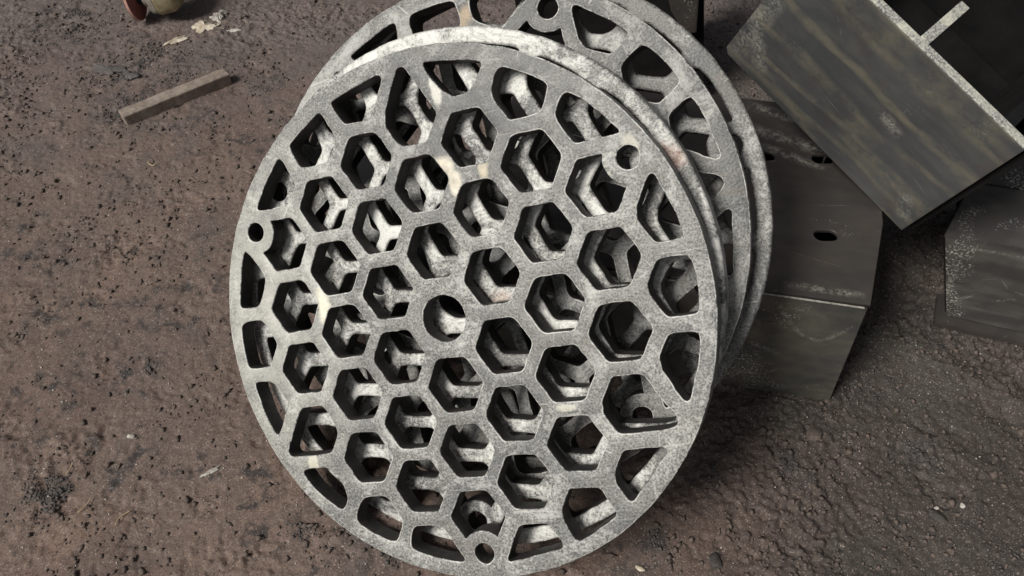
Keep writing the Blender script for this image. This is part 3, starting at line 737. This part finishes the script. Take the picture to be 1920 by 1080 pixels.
lathe("spindle_collar", [(0.026, 0.026), (0.031, 0.028), (0.031, 0.040), (0.027, 0.043)], M_gear_grey, gr)
def housing(name, sections, mat):
    bm = bmesh.new(); prev = None
    for z, hw, hh, oy, ox in sections:
        ring = []
        for k in range(20):
            a = 2 * math.pi * k / 20; c_, s_ = math.cos(a), math.sin(a); p = 3.6
            ring.append(bm.verts.new((ox + hw * math.copysign(abs(c_) ** (2 / p), c_), oy + hh * math.copysign(abs(s_) ** (2 / p), s_), z)))
        if prev:
            for k in range(20): bm.faces.new((prev[k], prev[(k + 1) % 20], ring[(k + 1) % 20], ring[k]))
        else: bm.faces.new(ring[::-1])
        prev = ring
    bm.faces.new(prev)
    return from_bm(name, bm, mat, gr, None, 40)
housing("bearing_cover", [(0.040, 0.030, 0.030, 0, 0), (0.046, 0.046, 0.046, 0, 0), (0.062, 0.049, 0.049, 0, 0)], M_gear_grey)
housing("gear_housing", [(0.0615, 0.046, 0.046, 0, 0), (0.068, 0.053, 0.052, 0.0, 0.0), (0.112, 0.053, 0.049, 0.002, 0.0), (0.128, 0.043, 0.040, 0.003, 0.0), (0.133, 0.028, 0.026, 0.004, 0.0)], M_gear)
bm = bmesh.new(); bmesh.ops.create_cone(bm, cap_ends=True, segments=32, radius1=0.036, radius2=0.030, depth=0.24)
from_bm("motor_body", bm, M_rubber, gr, Matrix.Translation((0.155, 0.03, 0.085)) @ Matrix.Rotation(R(90), 4, 'Y'), 40)

# ------------------------------------------------------------------ loose pieces that can be picked out
def rock_mesh(name, seed, sx, sy, sz, sub=2, rough=0.35, flat=0.6):
    bm = bmesh.new(); bmesh.ops.create_icosphere(bm, subdivisions=sub, radius=1.0)
    r_ = random.Random(seed); pl = [(Vector((r_.gauss(0, 1), r_.gauss(0, 1), r_.gauss(0, 1))).normalized(), r_.uniform(0.55, 0.95)) for _ in range(9)]
    for v in bm.verts:
        for n_, d_ in pl:
            k = v.co.dot(n_)
            if k > d_: v.co -= n_ * (k - d_)
        v.co *= 1 + r_.uniform(-rough, rough) * 0.18
        v.co = Vector((v.co.x * sx, v.co.y * sy, v.co.z * sz))
    me = bpy.data.meshes.new(name); bm.to_mesh(me); bm.free(); return me
def piece(name, x, y, size, mat, label, cat, seed, rz=0.0, tilt=0.0, lift=0.35):
    me = rock_mesh(name, seed, *size)
    o = link_mesh(name, me, mat)
    o.matrix_world = Matrix.Translation((x, y, gz(x, y) + size[2] * lift)) @ Matrix.Rotation(rz, 4, 'Z') @ Matrix.Rotation(tilt, 4, 'Y')
    tag(o, label, cat)
    return o
piece("stone", -0.704, 0.772, (0.008, 0.006, 0.005), M_pale, "small white stone on the brown soil left of the discs", "stone", 1)
piece("stone", 0.212, 0.524, (0.010, 0.005, 0.003), M_chip, "cream stone chip on the soil below the frontmost disc", "stone", 2, -0.5)
piece("slag_piece", 0.337, 0.533, (0.010, 0.018, 0.006), M_slag, "black flat slag piece near the bottom edge right of the cream chip", "slag", 3, 0.2)
piece("stone", 0.739, 0.631, (0.005, 0.004, 0.004), M_pale, "left one of two white pebbles on the dark soil, lower right", "stone", 4)
piece("stone", 0.782, 0.633, (0.006, 0.005, 0.004), M_pale, "right one of two white pebbles on the dark soil, lower right", "stone", 5)
def flake(name, x, y, ln, wd, mat, label, cat, seed, rz, th=0.003, tilt=0.08, ragged=0.45):
    r_ = random.Random(seed); n = 34; top = []; bm = bmesh.new()
    ph = [r_.uniform(0, 6.28) for _ in range(4)]
    for k in range(n):
        a = 2 * math.pi * k / n
        m_ = 1 + ragged * (0.4 * math.sin(2 * a + ph[0]) + 0.35 * math.sin(3 * a + ph[1]) + 0.3 * math.sin(7 * a + ph[2])) + r_.uniform(-0.25, 0.25) * ragged
        top.append((ln * 0.5 * math.cos(a) * m_, wd * 0.5 * math.sin(a) * m_))
    hz = lambda u, v: th * (1.0 + 0.8 * math.sin(u / ln * 5 + ph[3]) * math.cos(v / wd * 3)) 
    mid = [bm.verts.new((u * 0.55, v * 0.55, hz(u, v) + th * r_.uniform(0.2, 0.9))) for u, v in top]
    up = [bm.verts.new((u, v, hz(u, v) * 0.7)) for u, v in top]
    dn = [bm.verts.new((u * 0.96, v * 0.96, -th)) for u, v in top]
    c_ = bm.verts.new((0, 0, th * 1.9))
    for k in range(n):
        j = (k + 1) % n
        bm.faces.new((c_, mid[k], mid[j])); bm.faces.new((mid[k], up[k], up[j], mid[j])); bm.faces.new((up[k], dn[k], dn[j], up[j]))
    bm.faces.new(dn[::-1])
    o = from_bm(name, bm, mat, None, Matrix.Translation((x, y, gz(x, y) + th * 0.6)) @ Matrix.Rotation(rz, 4, 'Z') @ Matrix.Rotation(tilt, 4, 'X'))
    tag(o, label, cat)
flake("metal_flake", -0.54, 0.699, 0.040, 0.007, M_pale, "thin pale metal flake on the soil just left of the frontmost disc", "metal scrap", 6, 0.6, 0.002)
flake("scale_flake", -1.10, 1.905, 0.075, 0.042, M_scale, "flat dark scale flake on the soil above the square bar", "slag", 7, 0.1, 0.004, 0.15)
flake("scale_flake", -1.035, 1.885, 0.045, 0.030, M_scale, "smaller dark flake next to the flat scale flake above the bar", "slag", 8, -0.5, 0.004, 0.2)
flake("paper_scrap", -0.954, 2.049, 0.078, 0.020, M_chip, "narrow white torn scrap on the soil between bar and grinder", "scrap", 19, 0.72, 0.003)
flake("paper_scrap", -0.890, 2.115, 0.066, 0.044, M_chip, "ragged cream torn scrap right below the angle grinder", "scrap", 10, 0.7, 0.004, 0.1, 0.7)
flake("paper_scrap", -0.862, 2.172, 0.045, 0.045, M_slagpale, "crumbly grey and white lump above the ragged cream scrap", "scrap", 23, 0.3, 0.007, 0.1, 0.6)
flake("paper_scrap", -0.806, 2.105, 0.048, 0.012, M_pale, "thin pale sliver right of the ragged cream scrap", "scrap", 24, 0.4, 0.002, 0.05, 0.7)
piece("slag_piece", 0.393, 0.577, (0.014, 0.009, 0.006), M_clod, "grey wedge of slag on the soil below the slotted box", "slag", 11, 0.8)
piece("slag_piece", 0.736, 0.612, (0.030, 0.010, 0.007), M_slag, "black ragged slag lump under the two white pebbles", "slag", 12, -0.6, 0.2)
piece("soil_clod", 0.556, 0.772, (0.017, 0.014, 0.008), M_clod, "round soil clod below the slotted steel box", "clod", 13)
def straw(x, y, length, ang, label, bend=0.15):
    bm = bmesh.new(); prev = None; n = 7
    for i in range(n):
        t = i / (n - 1) - 0.5; r = 0.0011
        c = Vector((t * length, bend * length * (t * t * 4 - 1) * 0.5, 0.0022 + 0.001 * math.sin(i)))
        ring = [bm.verts.new(c + Vector((0, r * math.cos(a), r * math.sin(a)))) for a in (0.3, 1.87, 3.44, 5.0)]
        if prev:
            for k in range(4): bm.faces.new((prev[k], prev[(k + 1) % 4], ring[(k + 1) % 4], ring[k]))
        else: bm.faces.new(ring[::-1])
        prev = ring
    bm.faces.new(prev)
    o = from_bm("straw", bm, M_straw, None, Matrix.Translation((x, y, gz(x, y) + 0.003)) @ Matrix.Rotation(ang, 4, 'Z'))
    tag(o, label, "straw")
straw(-0.794, 0.704, 0.026, 1.5, "short straw standing highest of the three straws lower left")
straw(-0.745, 0.635, 0.030, 1.1, "straw in the middle of the three straws lower left", 0.2)
straw(-0.672, 0.612, 0.030, 1.0, "straw lying nearest the discs of the three straws lower left", -0.25)
straw(-0.875, 1.522, 0.026, -0.5, "pale curved straw on the soil below the square bar", 0.4)

# ------------------------------------------------------------------ crumbs of slag, soil and grit: nobody could count them
def grains(name, count, size_lo, size_hi, mat, label, dens, seed, xr=(-1.65, 1.65), yr=(0.42, 2.36)):
    g = np.random.default_rng(seed)
    base = np.array([(1, 0, 0), (-1, 0, 0), (0, 1, 0), (0, -1, 0), (0, 0, 1), (0, 0, -1)], float)
    fc = np.array([(0, 2, 4), (2, 1, 4), (1, 3, 4), (3, 0, 4), (2, 0, 5), (1, 2, 5), (3, 1, 5), (0, 3, 5)])
    xs = []; ys = []
    tot = 0
    while tot < count:
        x = g.uniform(*xr, count * 3); y = g.uniform(*yr, count * 3)
        k = g.random(count * 3) < dens(x, y)
        xs.append(x[k]); ys.append(y[k]); tot += int(k.sum())
    x = np.concatenate(xs)[:count]; y = np.concatenate(ys)[:count]
    z = soil_height(x, y)
    s = size_lo * (size_hi / size_lo) ** (g.random(count) ** 2.8)
    ang = g.uniform(0, 6.283, count); ca, sa = np.cos(ang), np.sin(ang)
    v = base[None] * (0.65 + 0.7 * g.random((count, 6, 1))) + g.normal(0, 0.16, (count, 6, 3))
    v *= (s[:, None] * np.stack([np.ones(count), g.uniform(0.5, 1, count), g.uniform(0.35, 0.75, count)], -1))[:, None, :]
    vx = v[..., 0] * ca[:, None] - v[..., 1] * sa[:, None]; vy = v[..., 0] * sa[:, None] + v[..., 1] * ca[:, None]
    pos = np.stack([vx + x[:, None], vy + y[:, None], v[..., 2] + z[:, None] + s[:, None] * 0.2], -1).reshape(-1, 3)
    faces = (fc[None] + (np.arange(count) * 6)[:, None, None]).reshape(-1, 3)
    me = bpy.data.meshes.new(name)
    me.vertices.add(len(pos)); me.vertices.foreach_set("co", pos.astype(np.float32).ravel())
    me.loops.add(faces.size); me.loops.foreach_set("vertex_index", faces.ravel().astype(np.int32))
    me.polygons.add(len(faces)); me.polygons.foreach_set("loop_start", np.arange(0, faces.size, 3, dtype=np.int32))
    me.update(); me.validate()
    o = link_mesh(name, me, mat)
    tag(o, label, "grit", kind="stuff")
def d_black(x, y):
    side = sstep(0.1, 0.8, x); far = sstep(1.3, 1.9, y)
    c = sstep(0.56, 0.70, fbm(x * 7, y * 7, 4, 200)) + 0.5 * sstep(0.60, 0.72, fbm(x * 16, y * 16, 3, 230))
    foot = np.exp(-(((x + 0.29) / 0.09) ** 2 + ((y - 0.60) / 0.07) ** 2))
    return np.clip(0.006 + c * (0.35 + 0.55 * side + 0.3 * far) + 0.10 * side + 0.7 * foot, 0, 1)
def d_even(x, y): return np.clip(0.15 + 0.85 * fbm(x * 5, y * 5, 3, 260) ** 2, 0, 1)
grains("slag_crumbs", 9000, 0.0008, 0.0046, M_slag, "black slag and scale crumbs strewn over the soil", d_black, 31)
grains("soil_crumbs", 42000, 0.0010, 0.0085, M_clod, "brown soil crumbs scattered over the ground", lambda x, y: np.clip(0.12 + d_black(x, y) + 0.35 * sstep(0.15, 0.7, x), 0, 1), 32)
grains("pale_grit", 8000, 0.0007, 0.0026, M_pale, "tiny pale grit specks scattered over the soil", d_even, 33)
grains("slag_heaps", 7000, 0.0009, 0.0048, M_scale, "loose dark scale granules lying in small heaps on the soil", d_pile, 41)
